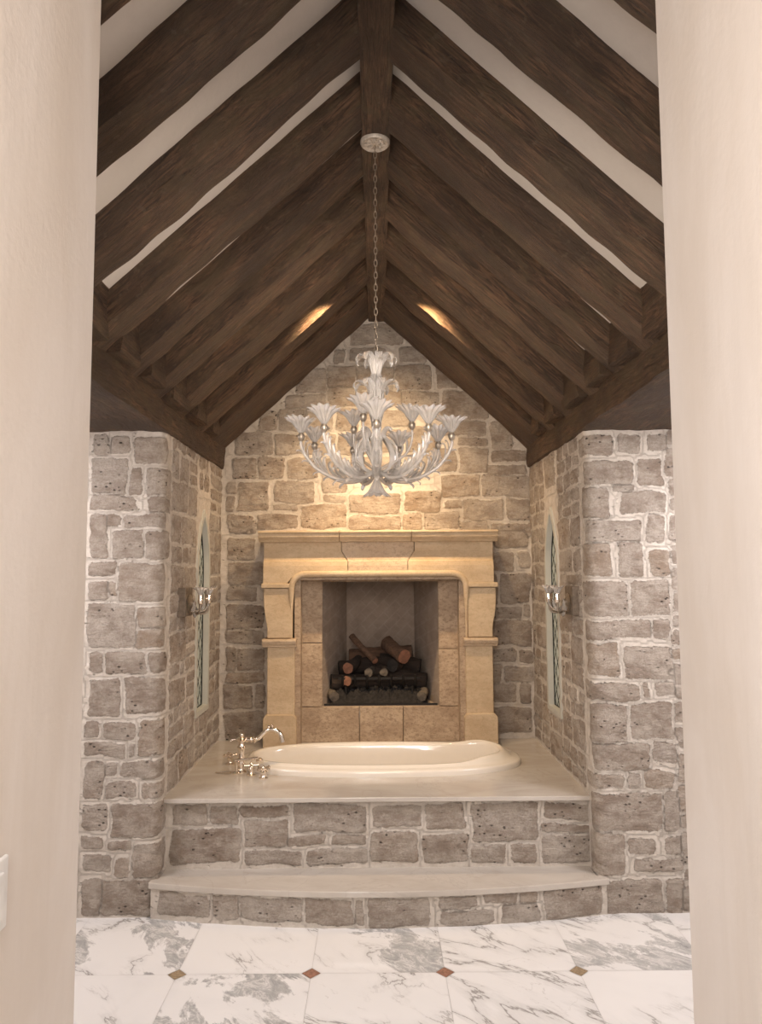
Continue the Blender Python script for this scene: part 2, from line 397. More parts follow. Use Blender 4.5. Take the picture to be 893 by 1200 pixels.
BACK= [(-283,3008,-205,3115),(-322,2856,-127,2989),(-543,2817,-335,2976),(-315,2730,-141,2850),(-607,2711,-335,2798),(-651,2548,-489,2700),(-477,2554,-296,2699),(-787,2556,-664,2687),(-953,2393,-701,2544),(-683,2392,-489,2523),(-476,2384,-270,2529),(-251,2384,-77,2528),(-964,2231,-803,2368),(-785,2230,-617,2374),(-592,2229,-386,2360),(-360,2138,-193,2359),(-1001,2122,-942,2206),(-1000,2000,-948,2103),(-924,2012,-718,2206),(-681,2068,-411,2211),(-686,2017,-532,2050),(-507,1894,-207,2049),(-354,2074,-206,2120),(-992,1865,-825,1981),(-801,1889,-532,1987),(-270,2553,-115,2711),(-167,3144,188,3288),(-167,3020,77,3115),(-115,2836,128,2991),(-133,2730,173,2825),(-87,2577,218,2696),(-116,2403,171,2550),(-163,2252,170,2375),(-181,1993,156,2121),(-187,1890,161,1972),(207,2402,401,2578),(194,2274,388,2385),(165,3019,353,3126),(144,2834,377,3000),(418,2840,559,2999),(169,2722,421,2815),(448,2622,763,2820),(343,2630,413,2709),(426,2517,748,2603),(567,2445,747,2498),(775,2418,927,2602),(772,2333,1016,2406),(745,2249,1014,2309),(566,2257,750,2426),(441,2102,690,2239),(711,2100,1030,2237),(189,2000,432,2130),(465,2019,566,2077),(580,1946,860,2076),(882,1946,1033,2081),(175,1885,309,1982),(329,1884,552,1994),(559,1838,743,1935),(764,1830,1031,1921),(411,2264,544,2421),(-994,1863,-808,1947),(-993,1684,-806,1832),(-991,1525,-748,1666),(-983,1411,-791,1507),(-988,1229,-746,1381),(-992,1135,-739,1211),(-997,961,-926,1111),(-915,966,-737,1104),(-983,879,-737,949),(-1001,713,-817,862),(-793,712,-735,861),(-998,504,-740,689),(778,1757,1018,1919),(768,1605,919,1727),(947,1623,1016,1726),(817,1388,1023,1586),(765,1390,794,1586),(774,1288,964,1365),(985,1294,1021,1370),(760,1112,1024,1270),(757,1000,920,1082),(940,999,1021,1081),(749,876,816,982),(837,880,1044,969),(759,745,908,864),(942,744,1022,862),(769,541,1017,709)]
PL= [(-1375,2186,-1308,2279),(-1294,2191,-1200,2273),(-1180,2136,-1015,2267),(-1393,1984,-1217,2165),(-1198,1984,-1142,2115),(-1117,1978,-1002,2114),(-1388,1909,-1172,1974),(-1114,1897,-1000,1966),(-1386,1679,-1306,1883),(-1300,1828,-1251,1882),(-1236,1822,-1004,1882),(-1282,1673,-1135,1807),(-1122,1672,-1002,1801),(-1391,1593,-1261,1658),(-1241,1475,-993,1646),(-1388,1466,-1295,1557),(-1287,1493,-1254,1556),(-1385,1245,-1163,1451),(-1151,1343,-996,1439),(-1154,1239,-994,1329),(-1379,1131,-1319,1220),(-1305,1119,-1113,1220),(-1094,1129,-997,1213),(-1376,926,-1224,1097),(-1197,935,-989,1096),(-1386,824,-1311,901),(-1292,817,-1154,895),(-1129,734,-1006,899),(-1383,731,-1199,798),(-1179,735,-1152,792),(-1381,543,-1299,706),(-1287,649,-1228,706),(-1209,638,-1004,710),(-1280,542,-1138,614),(-1108,541,-1013,613),(-1386,402,-1274,513),(-1251,370,-1025,512),(-1387,312,-1288,372),(-1268,310,-1153,351),(-1374,211,-1244,282),(-1225,186,-1161,271),(-1138,180,-1027,330),(-1382,13,-1295,172),(-1289,11,-1034,167)]
PR= [(1047,2175,1164,2269),(1188,2186,1295,2274),(1336,2196,1431,2273),(1043,2033,1257,2143),(1283,2016,1408,2153),(1034,1860,1138,2012),(1159,1995,1261,2017),(1201,1885,1409,1984),(1056,1735,1290,1844),(1322,1729,1403,1870),(1031,1575,1140,1725),(1182,1574,1301,1730),(1337,1573,1419,1692),(1053,1389,1214,1543),(1236,1387,1412,1553),(1058,1272,1322,1358),(1336,1271,1413,1361),(1034,1095,1167,1253),(1198,1083,1422,1225),(1201,1090,1422,1144),(1087,982,1259,1061),(1278,997,1302,1065),(1336,997,1419,1065),(1073,781,1189,962),(1211,795,1416,967),(1052,652,1300,769),(1316,687,1417,780),(1053,566,1177,628),(1195,565,1250,637),(1274,569,1408,647),(1061,372,1343,541),(1360,366,1426,554),(1060,172,1169,354),(1185,271,1318,338),(1363,265,1428,341),(1218,185,1430,247),(1070,-4,1340,148),(1361,-4,1433,146)]
RU= [(-1006,371,-835,462),(-816,370,-685,460),(-1004,193,-676,347),(-652,273,-436,395),(-666,415,-430,459),(-404,334,-57,463),(-430,275,-260,315),(-221,271,-58,314),(-644,185,-371,250),(-345,182,-52,248),(-26,359,219,459),(-27,194,197,333),(246,349,422,465),(463,289,781,463),(818,389,1046,461),(225,191,439,319),(460,190,628,267),(656,188,766,271),(796,332,1038,366),(801,186,1047,315)]
RL= [(-1023,25,-777,121),(-759,21,-632,132),(-621,27,-350,127),(-332,24,-115,125),(-97,24,-67,123),(-42,8,228,128),(279,75,449,123),(480,94,635,138),(655,93,735,140),(774,3,1043,138),(290,7,521,64),(560,5,740,87)]

ROOF = lambda x: 3.30-0.918*(abs(x)-0.06)         # underside of the rafters
# gable wall
back = S(BACK)+courses(-0.7, 0.72, 0.52, 1.85, 9)
def keep_back(u, v): return (v < ROOF(u)+0.20) & ~((u > -0.45) & (u < 0.48) & (v > 0.66) & (v < 1.62))
o = stone_sheet('wall_back', -A-0.03, A+0.04, 0.40, 3.52, back, lambda u, v, h: np.stack([u, YB-h, v], 1), keep=keep_back, seed=21)
tag(o, kind='structure', label='rubble stone gable wall behind the fireplace')
# side walls: outer face, rounded corner, alcove side
RC = 0.05; X0 = 2.32
def wrap(sgn):
    s1 = X0-A-RC; arc = RC*pi/2
    def place(u, v, h):
        P = np.zeros((len(u), 3)); th = np.clip((u-s1)/RC, 0, pi/2)
        cx = A+RC; cy = YP+RC
        x = np.where(u < s1, X0-u, cx-(RC+h)*np.sin(th)); y = np.where(u < s1, YP-h, cy-(RC+h)*np.cos(th))
        far = u > s1+arc; x = np.where(far, A-h, x); y = np.where(far, cy+(u-s1-arc), y)
        P[:, 0] = sgn*x; P[:, 1] = y; P[:, 2] = v; return P
    return place, s1, arc
def lancet(dy, z, z0, zs, hw):
    """inside test of a pointed window: centre offset dy, sill z0, spring zs, half width hw"""
    r = 3.4*hw
    arch = (np.hypot(np.abs(dy)+r-hw, np.maximum(z-zs, 0)) < r)
    return (z > z0) & (np.abs(dy) < hw) & arch
WIN = {-1: (4.405, 0.79, 1.60, 0.150), 1: (4.33, 0.79, 1.60, 0.150)}
for sgn, L, nm, seed in ((-1, PL, 'wall_left', 41), (1, PR, 'wall_right', 42)):
    place, s1, arc = wrap(sgn); st = []
    for a, b, c, d in S(L):
        xo, xi = (abs(a), abs(c)) if sgn < 0 else (c, a)        # outer, inner
        e = X0-xi
        if xi < A+0.07: e = s1+arc+random.Random(int(b*999)).uniform(-0.02, 0.07)
        st.append((X0-xo, b, e, d))
    st += courses(0.0, X0-1.42, 0.0, 2.30, seed+3)
    yc, z0, zs, hw = WIN[sgn]; s2 = s1+arc; off = lambda y: s2+y-YP-RC
    st += courses(off(3.71), off(yc-hw-0.01), 0.52, 2.30, seed)+courses(off(yc+hw+0.01), off(YB), 0.52, 2.30, seed+1)
    st += courses(off(yc-hw), off(yc+hw), 0.52, z0-0.02, seed+2)+courses(off(yc-hw+.02), off(yc+hw-.02), 2.08, 2.30, seed+6)
    def kp(u, v, off=off, yc=yc, z0=z0, zs=zs, hw=hw): return ~lancet(u-off(yc), v, z0, zs, hw)
    o = stone_sheet(nm, 0, off(YB)+0.01, 0.0, 2.30, st, place, keep=kp, seed=seed+10)
    tag(o, kind='structure', label='%s rubble stone wall turning from the pillar face into the alcove' % nm[5:])

# ------------------------------------------------------------------ plain room shell
def struct(o, label=None): return tag(o, label, kind='structure')
XW = 2.32
struct(B().box(-XW, -0.5, -0.6, 1.285, -0.02, 3.0).build('wall_doorway_left', 'plaster', bevel=0.012), 'cream plastered doorway wall at the left of the opening')
struct(B().box(0.52, XW, -0.6, 1.285, -0.02, 3.0).build('wall_doorway_right', 'plaster', bevel=0.012), 'cream plastered doorway wall at the right of the opening')
struct(B().box(-XW, XW, -0.6, 1.285, 3.0, 3.75).build('wall_doorway_top', 'plaster'))
for s, nm in ((-1, 'outer_left'), (1, 'outer_right')):
    x0, x1 = sorted((s*XW, s*(XW+0.1)))
    struct(B().box(x0, x1, 1.285, 3.7, -0.02, 2.6).build('wall_'+nm, 'plaster'))
    x0, x1 = sorted((s*1.65, s*XW))
    struct(B().box(x0, x1, 1.285, 3.62, 2.47, 2.52).build('ceiling_'+('left' if s < 0 else 'right'), 'ceil'))
# sloping plaster between the rafters
for s, nm in ((-1, 'left'), (1, 'right')):
    b = B(); z = lambda x: ROOF(x)+0.130
    n = 24
    def P(i, j, s=s): x = 0.02+i/(n-1)*1.07; y = 1.285+j/60*3.63; return (s*x, y, z(x)+0.004*noise.noise(Vector((x*3, y*3, s))))
    b.grid(P, n, 61)
    k = len(b.v)
    b.grid(lambda i, j, s=s: tuple(Vector(P(i, j, s))+Vector((0, 0, 0.06))), n, 61)
    struct(b.build('ceiling_slope_'+nm, 'ceil'), 'cream plaster of the %s roof slope between the rafters' % nm)

# floor: square marble tiles, corners clipped for small stone diamonds
TS, TX, TY, DG = 0.536, -0.268, 3.085, 0.039
b = B(); tile = []; R = random.Random(12)
heavy = {(-2, 0): 0.85, (0, 0): 1.0, (1, 0): 0.12, (2, 0): 0.7, (-1, 0): 0.0, (-1, -1): 0.9, (0, -1): 0.1, (1, -1): 0.35, (-2, -1): 0.1, (2, -1): 0.1}
for i in range(-5, 6):
    for j in range(-9, 3):
        x0, y0 = TX+i*TS, TY+j*TS; x1, y1 = x0+TS, y0+TS; g = 0.0007
        if x1 < -2.4 or x0 > 2.4 or y1 < -1.2: continue
        x0 += g; y0 += g; x1 -= g; y1 -= g
        b.add([(x0+DG, y0, 0), (x1-DG, y0, 0), (x1, y0+DG, 0), (x1, y1-DG, 0), (x1-DG, y1, 0), (x0+DG, y1, 0), (x0, y1-DG, 0), (x0, y0+DG, 0)], [tuple(range(8))], 0)
        tile += [(R.random(), R.random(), heavy.get((i, j), R.random()*0.5))]*8
        cx, cy, q = TX+i*TS, TY+j*TS, DG-0.002
        b.add([(cx-q, cy, 0), (cx, cy-q, 0), (cx+q, cy, 0), (cx, cy+q, 0)], [(0, 1, 2, 3)], 1 if i in (-1, 2, -3) else 2)
        tile += [(0, 0, 0)]*4
b.add([(-2.42, -1.2, -0.003), (2.42, -1.2, -0.003), (2.42, 3.75, -0.003), (-2.42, 3.75, -0.003)], [(0, 1, 2, 3)], 3); tile += [(0, 0, 0)]*4
me = bpy.data.meshes.new('floor'); me.from_pydata(b.v, [], b.f); me.polygons.foreach_set('material_index', b.mi)
a = me.attributes.new('tile', 'FLOAT_VECTOR', 'POINT'); a.data.foreach_set('vector', np.array(tile, np.float32).ravel())
struct(link_mesh('floor', me, ['floor', 'tan', 'rust', 'grout']), 'veined white marble tile floor with small stone diamonds')

# ------------------------------------------------------------------ roof timbers
def timber(name, L, wd, dp, seed, amp=0.007, res=0.03):
    """a hewn beam along +x, underside at z=0, from y=0 to y=wd, wavy arrises"""
    nx = max(8, int(L/res)); per = []
    ny = max(3, int(wd/0.025)); nz = max(2, int(dp/0.03))
    per += [(wd*i/ny, 0) for i in range(ny)]+[(wd, dp*i/nz) for i in range(nz)]
    per += [(wd-wd*i/ny, dp) for i in range(ny)]+[(0, dp-dp*i/nz) for i in range(nz)]
    b = B(); n = len(per)
    def P(i, j):
        y, z = per[i]; x = L*j/(nx-1)
        y2, z2 = y, z
        if z == 0 and (y == 0 or abs(y-wd) < 1e-6): z2 += 0.003; y2 += 0.003 if y == 0 else -0.003
        q = Vector((x*2.1+seed*7.3, y*5+seed, z*5)); d = noise.noise_vector(q)*amp*1.6+noise.noise_vector(q*3.7)*amp*0.9+noise.noise_vector(Vector((x*9, y*34, z*34+seed)))*amp*0.5
        return (x, y2+d.y, z2+d.z)
    b.grid(P, n, nx, closed_u=True, smooth=True)
    b.f += [tuple(range(n))[::-1], tuple((nx-1)*n+i for i in range(n))]; b.mi += [0, 0]; b.sm += [False, False]
    return b
al = math.atan(0.918)
order = ['nearest the doorway', 'second from the doorway', 'third from the doorway', 'fourth from the doorway', 'fifth from the doorway', 'fourth from the gable wall', 'third from the gable wall', 'second from the gable wall', 'flush with the gable wall']
RY = [1.535, 1.93, 2.345, 2.73, 3.085, 3.45, 3.885, 4.29]
for s, side in ((-1, 'left'), (1, 'right')):
    for k in range(9):
        y1, wd = (RY[k], 0.215 if k == 6 else 0.165) if k < 8 else (4.905, 0.46)
        xs, xe = -0.012, 1.05
        b = timber('rafter', (xe-xs)/cos(al), wd, 0.105, k*2+(s > 0)*31+3)
        o = b.build('rafter', 'wood')
        # local +x runs down the slope
        ax = Vector((s*cos(al), 0, -sin(al))); az = Vector((s*sin(al), 0, cos(al))); ay = az.cross(ax)
        yo = y1-wd if ay.y > 0 else y1
        m = Matrix((( ax.x, ay.x, az.x, s*xs), (ax.y, ay.y, az.y, yo), (ax.z, ay.z, az.z, 3.30-0.918*(xs-0.06)), (0, 0, 0, 1)))
        o.matrix_world = m
        tag(o, 'dark hewn timber rafter of the %s roof slope, %s' % (side, order[k]), 'rafter', 'rafters of the vaulted roof')
o = timber('ridge', 3.62, 0.115, 0.20, 77, 0.003).build('ridge_beam', 'wood'); o.matrix_world = Matrix(((0, -1, 0, 0.0655), (1, 0, 0, 1.288), (0, 0, 1, 3.303), (0, 0, 0, 1)))
tag(o, 'long dark timber ridge beam running under the apex of the roof', 'beam')
for s, side in ((-1, 'left'), (1, 'right')):
    o = timber('plate', 3.62, 0.70, 0.16, 90+s, 0.006).build('wall_plate_beam', 'wood')
    Mo = Matrix(((0, -1, 0, -1.015 if s < 0 else 1.715), (1, 0, 0, 1.288), (0, 0, 1, 2.292), (0, 0, 0, 1))); o.matrix_world = Mo
    tag(o, 'heavy dark timber wall plate beam on top of the %s stone wall' % side, 'beam')
    for k, (ya, yb) in enumerate([(RY[i], RY[i+1]-0.165) for i in range(7)]+[(RY[7], 4.445)]):
        q = timber('blocking', yb-ya+0.02, 0.10, 0.20, 50+k+s*9, 0.008).build('blocking', 'wood', o)
        q.matrix_local = Mo.inverted() @ Matrix(((0, -1, 0, -0.955 if s < 0 else 1.055), (1, 0, 0, ya-0.01), (0, 0, 1, 2.43), (0, 0, 0, 1)))

# ------------------------------------------------------------------ step and bath platform
t = tag(empty('bath_platform', (0, 3.70, 0)), 'raised bath platform with rubble stone riser and cream marble deck', 'platform')
o = stone_sheet('riser', -A, A+0.005, 0.15, 0.490, S(RU), lambda u, v, h: np.stack([u, 3.71-h, v], 1), seed=61, parent=t); o.matrix_parent_inverse = Matrix.Translation((0, -3.70, 0))
TUB = (0.018, 4.345, 0.805, 0.335)      # centre x, y, half length, half width of the rim
def sup(th, a, b, e=2.6):
    c, s = cos(th), sin(th)
    return a*math.copysign(abs(c)**(2/e), c), b*math.copysign(abs(s)**(2/e), s)
# deck slab with an oval hole for the bath
NT = 96; ZD = 0.51
def rim(k, a, b, z, th): x, y = sup(th, a, b); return (TUB[0]+x, TUB[1]+y, z)
def edge(th, z, y0=3.665):
    c, s = cos(th), sin(th); x0, x1, ya, yb = -A-0.005, A+0.01, y0, YB+0.01
    k = min([((x1 if c > 0 else x0)-TUB[0])/c if abs(c) > 1e-6 else 1e9, ((yb if s > 0 else ya)-TUB[1])/s if abs(s) > 1e-6 else 1e9])
    return (TUB[0]+c*k, TUB[1]+s*k, z)
cor = sorted([2*pi*i/NT for i in range(NT)]+[math.atan2(y-TUB[1], x-TUB[0]) % (2*pi) for x in (-A-0.005, A+0.01) for y in (3.665, YB+0.01)])
b = B(); rings = [lambda q: rim(0, 0.77, 0.30, ZD-0.022, q), lambda q: rim(0, 0.77, 0.30, ZD, q), lambda q: edge(q, ZD), lambda q: edge(q, ZD-0.022)]
b.grid(lambda i, j: rings[j % 4](cor[i]), len(cor), 5, smooth=False, closed_u=True)
o = b.build('deck_slab', 'deck', t, bevel=0.003); o.matrix_parent_inverse = Matrix.Translation((0, -3.70, 0))
b = B().box(-1.03, 1.03, 3.73, 4.00, 0.0, 0.485).box(-1.03, -0.80, 4.0, 4.9, 0.0, 0.485).box(0.84, 1.03, 4.0, 4.9, 0, 0.485).box(-0.8, 0.84, 4.70, 4.9, 0, 0.485)
o = b.build('core', 'grout', t); o.matrix_parent_inverse = Matrix.Translation((0, -3.70, 0))

yc = lambda x: 3.437+0.118*(x/1.07)**2
t = tag(empty('curved_step', (0, 3.44, 0)), 'low bow fronted step with cream marble tread and stone riser below the bath platform', 'step')
def place_step(u, v, h):
    d = 0.2206*u/1.07/1.07*1.07; n = np.sqrt(1+d*d); y = 3.452+0.118*(u/1.07)**2
    return np.stack([u+h*d/n, y-h/n, v], 1)
o = stone_sheet('riser', -1.058, 1.072, 0.0, 0.138, S(RL), place_step, seed=71, parent=t, depth=0.004); o.matrix_parent_inverse = Matrix.Translation((0, -3.44, 0))
b = B(); n = 49
for z in (0.137, 0.165): pass
xs = [-1.068+2.15*i/(n-1) for i in range(n)]
loop = [(x, yc(x)) for x in xs]+[(1.082, 3.60), (A+0.0, 3.60), (A+0.0, 3.72), (-A, 3.72), (-A, 3.60), (-1.068, 3.60)]
k = len(loop); b.add([(x, y, 0.137) for x, y in loop]+[(x, y, 0.165) for x, y in loop], [tuple(range(k))[::-1], tuple(range(k, 2*k))]+[(i, (i+1) % k, (i+1) % k+k, i+k) for i in range(k)])
o = b.build('tread', 'deck', t, bevel=0.004); o.matrix_parent_inverse = Matrix.Translation((0, -3.44, 0))
b = B(); loop = [(x*0.99, yc(x)+0.03) for x in xs]+[(1.05, 3.71), (-1.05, 3.71)]; k = len(loop)
b.add([(x, y, 0.0) for x, y in loop]+[(x, y, 0.138) for x, y in loop], [tuple(range(k))[::-1], tuple(range(k, 2*k))]+[(i, (i+1) % k, (i+1) % k+k, i+k) for i in range(k)])
o = b.build('core', 'grout', t); o.matrix_parent_inverse = Matrix.Translation((0, -3.44, 0))

# ------------------------------------------------------------------ bathtub
t = tag(empty('bathtub', (TUB[0], TUB[1], ZD)), 'cream oval drop-in bathtub with raised headrest at its right end', 'bathtub')
def bump(th):
    x = cos(th); q = min(1, max(0, (x-0.50)/0.35)); q = q*q*(3-2*q)
    return 0.034*q*(0.75+0.25*max(0, sin(th)))
RG = [(1.0, 1.0, 0.000, 0), (1.0, 1.0, 0.022, 0), (0.994, 0.99, 0.030, 0), (0.98, 0.965, 0.034, 0), (0.955, 0.90, 0.036, 0.02), (0.942, 0.872, 0.040, 0.3), (0.932, 0.85, 0.047, 0.85), (0.922, 0.83, 0.050, 1.0), (0.905, 0.80, 0.050, 1.0), (0.893, 0.775, 0.044, 1.0), (0.880, 0.75, 0.028, 0.9), (0.865, 0.73, -0.02, 0.5), (0.84, 0.70, -0.11, 0.1), (0.80, 0.66, -0.22, 0), (0.74, 0.60, -0.30, 0), (0.64, 0.50, -0.335, 0), (0.35, 0.25, -0.345, 0)]
b = B()
def P(i, j):
    a, c, z, q = RG[j]; th = 2*pi*i/NT
    shr = 1.0
    x, y = sup(th, TUB[2]*a, TUB[3]*c, 2.45)
    if cos(th) > 0.2 and z < 0.03 and j > 8: x -= 0.20*max(0, -z)*(cos(th)-0.2)    # sloping back end
    if q: x -= 0.035*q*max(0, cos(th))**2
    return (x, y, z+bump(th)*q)
b.grid(P, NT, len(RG), closed_u=True); m0 = (len(RG)-1)*NT
b.f.append(tuple(m0+i for i in range(NT))); b.mi.append(0); b.sm.append(False)
shell = b.build('basin', 'tub', t)
B().lathe([(0.0, 0.004), (0.028, 0.004), (0.030, 0.0)], 20).build('drain', 'nickel', t, loc=(-0.3, 0, -0.345))
B().lathe([(0.0, 0.012), (0.026, 0.012), (0.030, 0.0)], 20, Matrix.Rotation(radians(90), 4, 'Y')).build('overflow_plate', 'nickel', t, loc=(-0.690, 0, -0.06))

# ------------------------------------------------------------------ bath filler tap
NK = 'nickel'
def handle(b, x, y, z, s=1.0, rot=0.3):
    mt = Matrix.Translation((x, y, z))
    b.lathe([(0.021*s, 0), (0.022*s, 0.004), (0.012*s, 0.009), (0.009*s, 0.02), (0.013*s, 0.028), (0.009*s, 0.036), (0.012*s, 0.042), (0.007*s, 0.046), (0.0, 0.047)], 18, mt)
t = tag(empty('bath_tap', (-0.745, 4.136, ZD)), 'polished nickel bath filler with arched spout at the left end of the bathtub', 'tap')
b = B().lathe([(0.030, 0), (0.031, 0.006), (0.022, 0.014), (0.018, 0.030), (0.024, 0.040), (0.020, 0.052), (0.014, 0.10), (0.017, 0.125), (0.025, 0.135), (0.017, 0.145), (0.015, 0.160), (0.024, 0.168), (0.030, 0.176), (0.024, 0.186), (0.012, 0.192), (0.016, 0.202), (0.012, 0.210), (0.0, 0.213)], 24)
b.build('column', NK, t)
b = B(); pts = [(0.0, 0, 0.178), (0.045, -0.002, 0.176), (0.075, 0, 0.174), (0.095, 0, 0.182), (0.115, 0, 0.204), (0.135, 0, 0.222), (0.160, 0, 0.231), (0.186, 0, 0.227), (0.208, 0, 0.210), (0.220, 0, 0.188), (0.226, 0, 0.160)]
b.tube(pts, [0.012]*3+[0.0115]*5+[0.012, 0.013, 0.015], 14)
b.lathe([(0.010, -0.018), (0.017, -0.012), (0.013, 0), (0.019, 0.010), (0.010, 0.018)], 18, Matrix.Translation((0.063, 0, 0.175)) @ Matrix.Rotation(pi/2, 4, 'Y'))
b.lathe([(0.010, -0.012), (0.016, 0), (0.010, 0.012)], 16, Matrix.Translation((0.03, 0, 0.176)) @ Matrix.Rotation(pi/2, 4, 'Y'))
sp = b.build('spout', NK, t)
b = B()
for x, z in ((0.148, 0.236), (0.168, 0.240)): b.lathe([(0.004, -0.006), (0.005, 0.003), (0.0075, 0.008), (0.005, 0.014), (0, 0.016)], 12, Matrix.Translation((x, 0, z)))
b.build('spout_finials', NK, sp)
b = B().tube([(-0.055, 0.0, 0.172), (-0.02, 0, 0.178), (0.0, 0, 0.178)], [0.006, 0.006, 0.007], 10); b.lathe([(0.0, -0.01), (0.009, -0.004), (0.009, 0.004), (0.0, 0.01)], 12, Matrix.Translation((-0.06, 0, 0.170)))
b.build('diverter_lever', NK, t)
def valve(loc, name, label, rz):
    o = empty(name, loc, rz); tag(o, label, 'tap handle', 'bath tap handles')
    B().lathe([(0.024, 0), (0.025, 0.005), (0.017, 0.011), (0.014, 0.028), (0.019, 0.036), (0.014, 0.044)], 20).build('base', NK, o)
    b = B()
    for k in range(4):
        a = k*pi/2; d = Vector((cos(a), sin(a), 0)); p0 = Vector((0, 0, 0.052))
        b.tube([p0, p0+d*0.020, p0+d*0.032], [0.0075, 0.0062, 0.0070], 10)
        b.lathe([(0, -0.009), (0.0105, -0.002), (0.0105, 0.003), (0, 0.009)], 12, Matrix.Translation(p0+d*0.036) @ Matrix.Rotation(pi/2, 4, 'Y'))
    b.lathe([(0.010, 0.040), (0.012, 0.052), (0.009, 0.060), (0.004, 0.066), (0, 0.068)], 16)
    b.build('cross_handle', NK, o); return o
valve((-0.838, 4.30, ZD), 'cross_handle_tap', 'nickel cross handle behind and left of the tap column', 0.5)
valve((-0.680, 4.075, ZD), 'cross_handle_tap', 'nickel cross handle just right of the tap column foot', 0.2)
valve((-0.604, 4.010, ZD), 'cross_handle_tap', 'nickel cross handle nearest the front rim of the bathtub', 0.9)
o = tag(empty('hand_shower', (-0.765, 4.11, ZD)), 'nickel hand shower lying in its cradle with a white tipped handle', 'shower handset')
B().lathe([(0.022, 0), (0.023, 0.005), (0.010, 0.012), (0.009, 0.055), (0.014, 0.066), (0.010, 0.072)], 18).build('cradle', NK, o)
B().tube([(-0.012, -0.005, 0.070), (0.03, 0.0, 0.074), (0.075, 0.004, 0.078), (0.115, 0.006, 0.080)], [0.007, 0.009, 0.007, 0.009], 14).build('handle', NK, o)
B().lathe([(0.006, -0.008), (0.019, 0.004), (0.021, 0.012), (0.018, 0.016), (0, 0.017)], 20, Matrix.Translation((0.125, 0.006, 0.074)) @ Matrix.Rotation(2.6, 4, 'X')).build('spray_head', NK, o)
B().tube([(-0.03, -0.02, 0.010), (-0.075, -0.01, 0.007), (-0.115, 0.0, 0.006)], [0.006, 0.005, 0.004], 10).build('side_lever', NK, o)

# ------------------------------------------------------------------ fireplace
t = tag(empty('fireplace', (0.01, 4.80, ZD)), 'honey limestone fireplace with moulded mantel and travertine surround against the gable wall', 'fireplace')
OFF = Matrix.Translation((0, -4.80, -ZD))
def part(b, name, mat, bevel=0, rough=None, par=None):
    b.v = [(x, y-4.80, z-ZD) for x, y, z in b.v]
    return b.build(name, mat, par or t, bevel, rough=rough)
def along_x(prof, x0, x1, ret=0.0):
    """profile (y, z) closed; mouldings return at the ends"""
    b = B(); n = len(prof); xs = [x0, x1]
    ym = max(p[0] for p in prof)
    vs = [];
    for x, sg in ((x0, -1), (x1, 1)):
        for y, z in prof: vs.append((x+sg*(ret-(y-min(p[0] for p in prof))) if (ret and y < ym-1e-6) else x, y, z))
    return b.add(vs, [tuple(range(n)), tuple(range(2*n-1, n-1, -1))]+[(i, i+n, (i+1) % n+n, (i+1) % n) for i in range(n)])
# shelf in three lengths
sp_ = [(4.91, 1.862), (4.632, 1.862), (4.628, 1.850), (4.640, 1.842), (4.640, 1.822), (4.652, 1.812), (4.668, 1.800), (4.672, 1.792), (4.91, 1.792)]
for x0, x1 in ((-0.756, -0.243), (-0.240, 0.212), (0.215, 0.762)):
    part(along_x(sp_, x0, x1), 'shelf_stone', 'lime', 0.003, rough=(0.09, 0.0015, 9))
# frieze: cove above, sloped belt below, lower edge arched at the corners
def bottom(x):
    a = abs(x)
    if a < 0.47: return 1.590
    if a < 0.565: q = (a-0.47)/0.095; return 1.590-0.058*(1-sqrt(max(0, 1-q*q)))
    return 1.528
def kx(z, s):         # keystone joint, narrowing downward with a kink
    if z > 1.735: return s*(0.233-0.0*(1.79-z))
    if z > 1.668: return s*(0.233-(1.735-z)*0.62)
    return s*0.190
def frieze(x0f, x1f, n=40):
    b = B(); rows = [(1.793, 4.698), (1.765, 4.704), (1.735, 4.708), (1.700, 4.708), (1.676, 4.704), (1.668, 4.690), (1.640, 4.682), (1.612, 4.680)]
    def P(i, j):
        if j < len(rows): z, y = rows[j]
        xa, xb = (x0f(z) if j < len(rows) else x0f(1.5)), (x1f(z) if j < len(rows) else x1f(1.5))
        x = xa+(xb-xa)*i/(n-1)
        if j == len(rows): return (x, 4.680, min(bottom(x), 1.6))
        if j == len(rows)+1: return (x, 4.90, min(bottom(x), 1.6))
        if j == len(rows)+2: return (xa+(xb-xa)*i/(n-1), 4.90, 1.793)
        return (x, y, z)
    def Q(i, j):
        if j == len(rows)+2: z = 1.793; x = x0f(z)+(x1f(z)-x0f(z))*i/(n-1); return (x, 4.90, z)
        if j == len(rows)+3: return P(i, 0)
        return P(i, j)
    b.grid(Q, n, len(rows)+4, smooth=False)
    m = len(rows)+3
    b.f += [tuple(j*n for j in range(m)), tuple(j*n+n-1 for j in range(m))[::-1]]; b.mi += [0, 0]; b.sm += [False, False]
    return b
part(frieze(lambda z: -0.726, lambda z: kx(z, -1)-0.002), 'frieze_block', 'lime')
part(frieze(lambda z: kx(z, 1)+0.002, lambda z: 0.735), 'frieze_block', 'lime')
part(frieze(lambda z: kx(z, -1)+0.003, lambda z: kx(z, 1)-0.003), 'keystone', 'key')['label'] = 'pinkish keystone with kinked joints in the middle of the frieze'
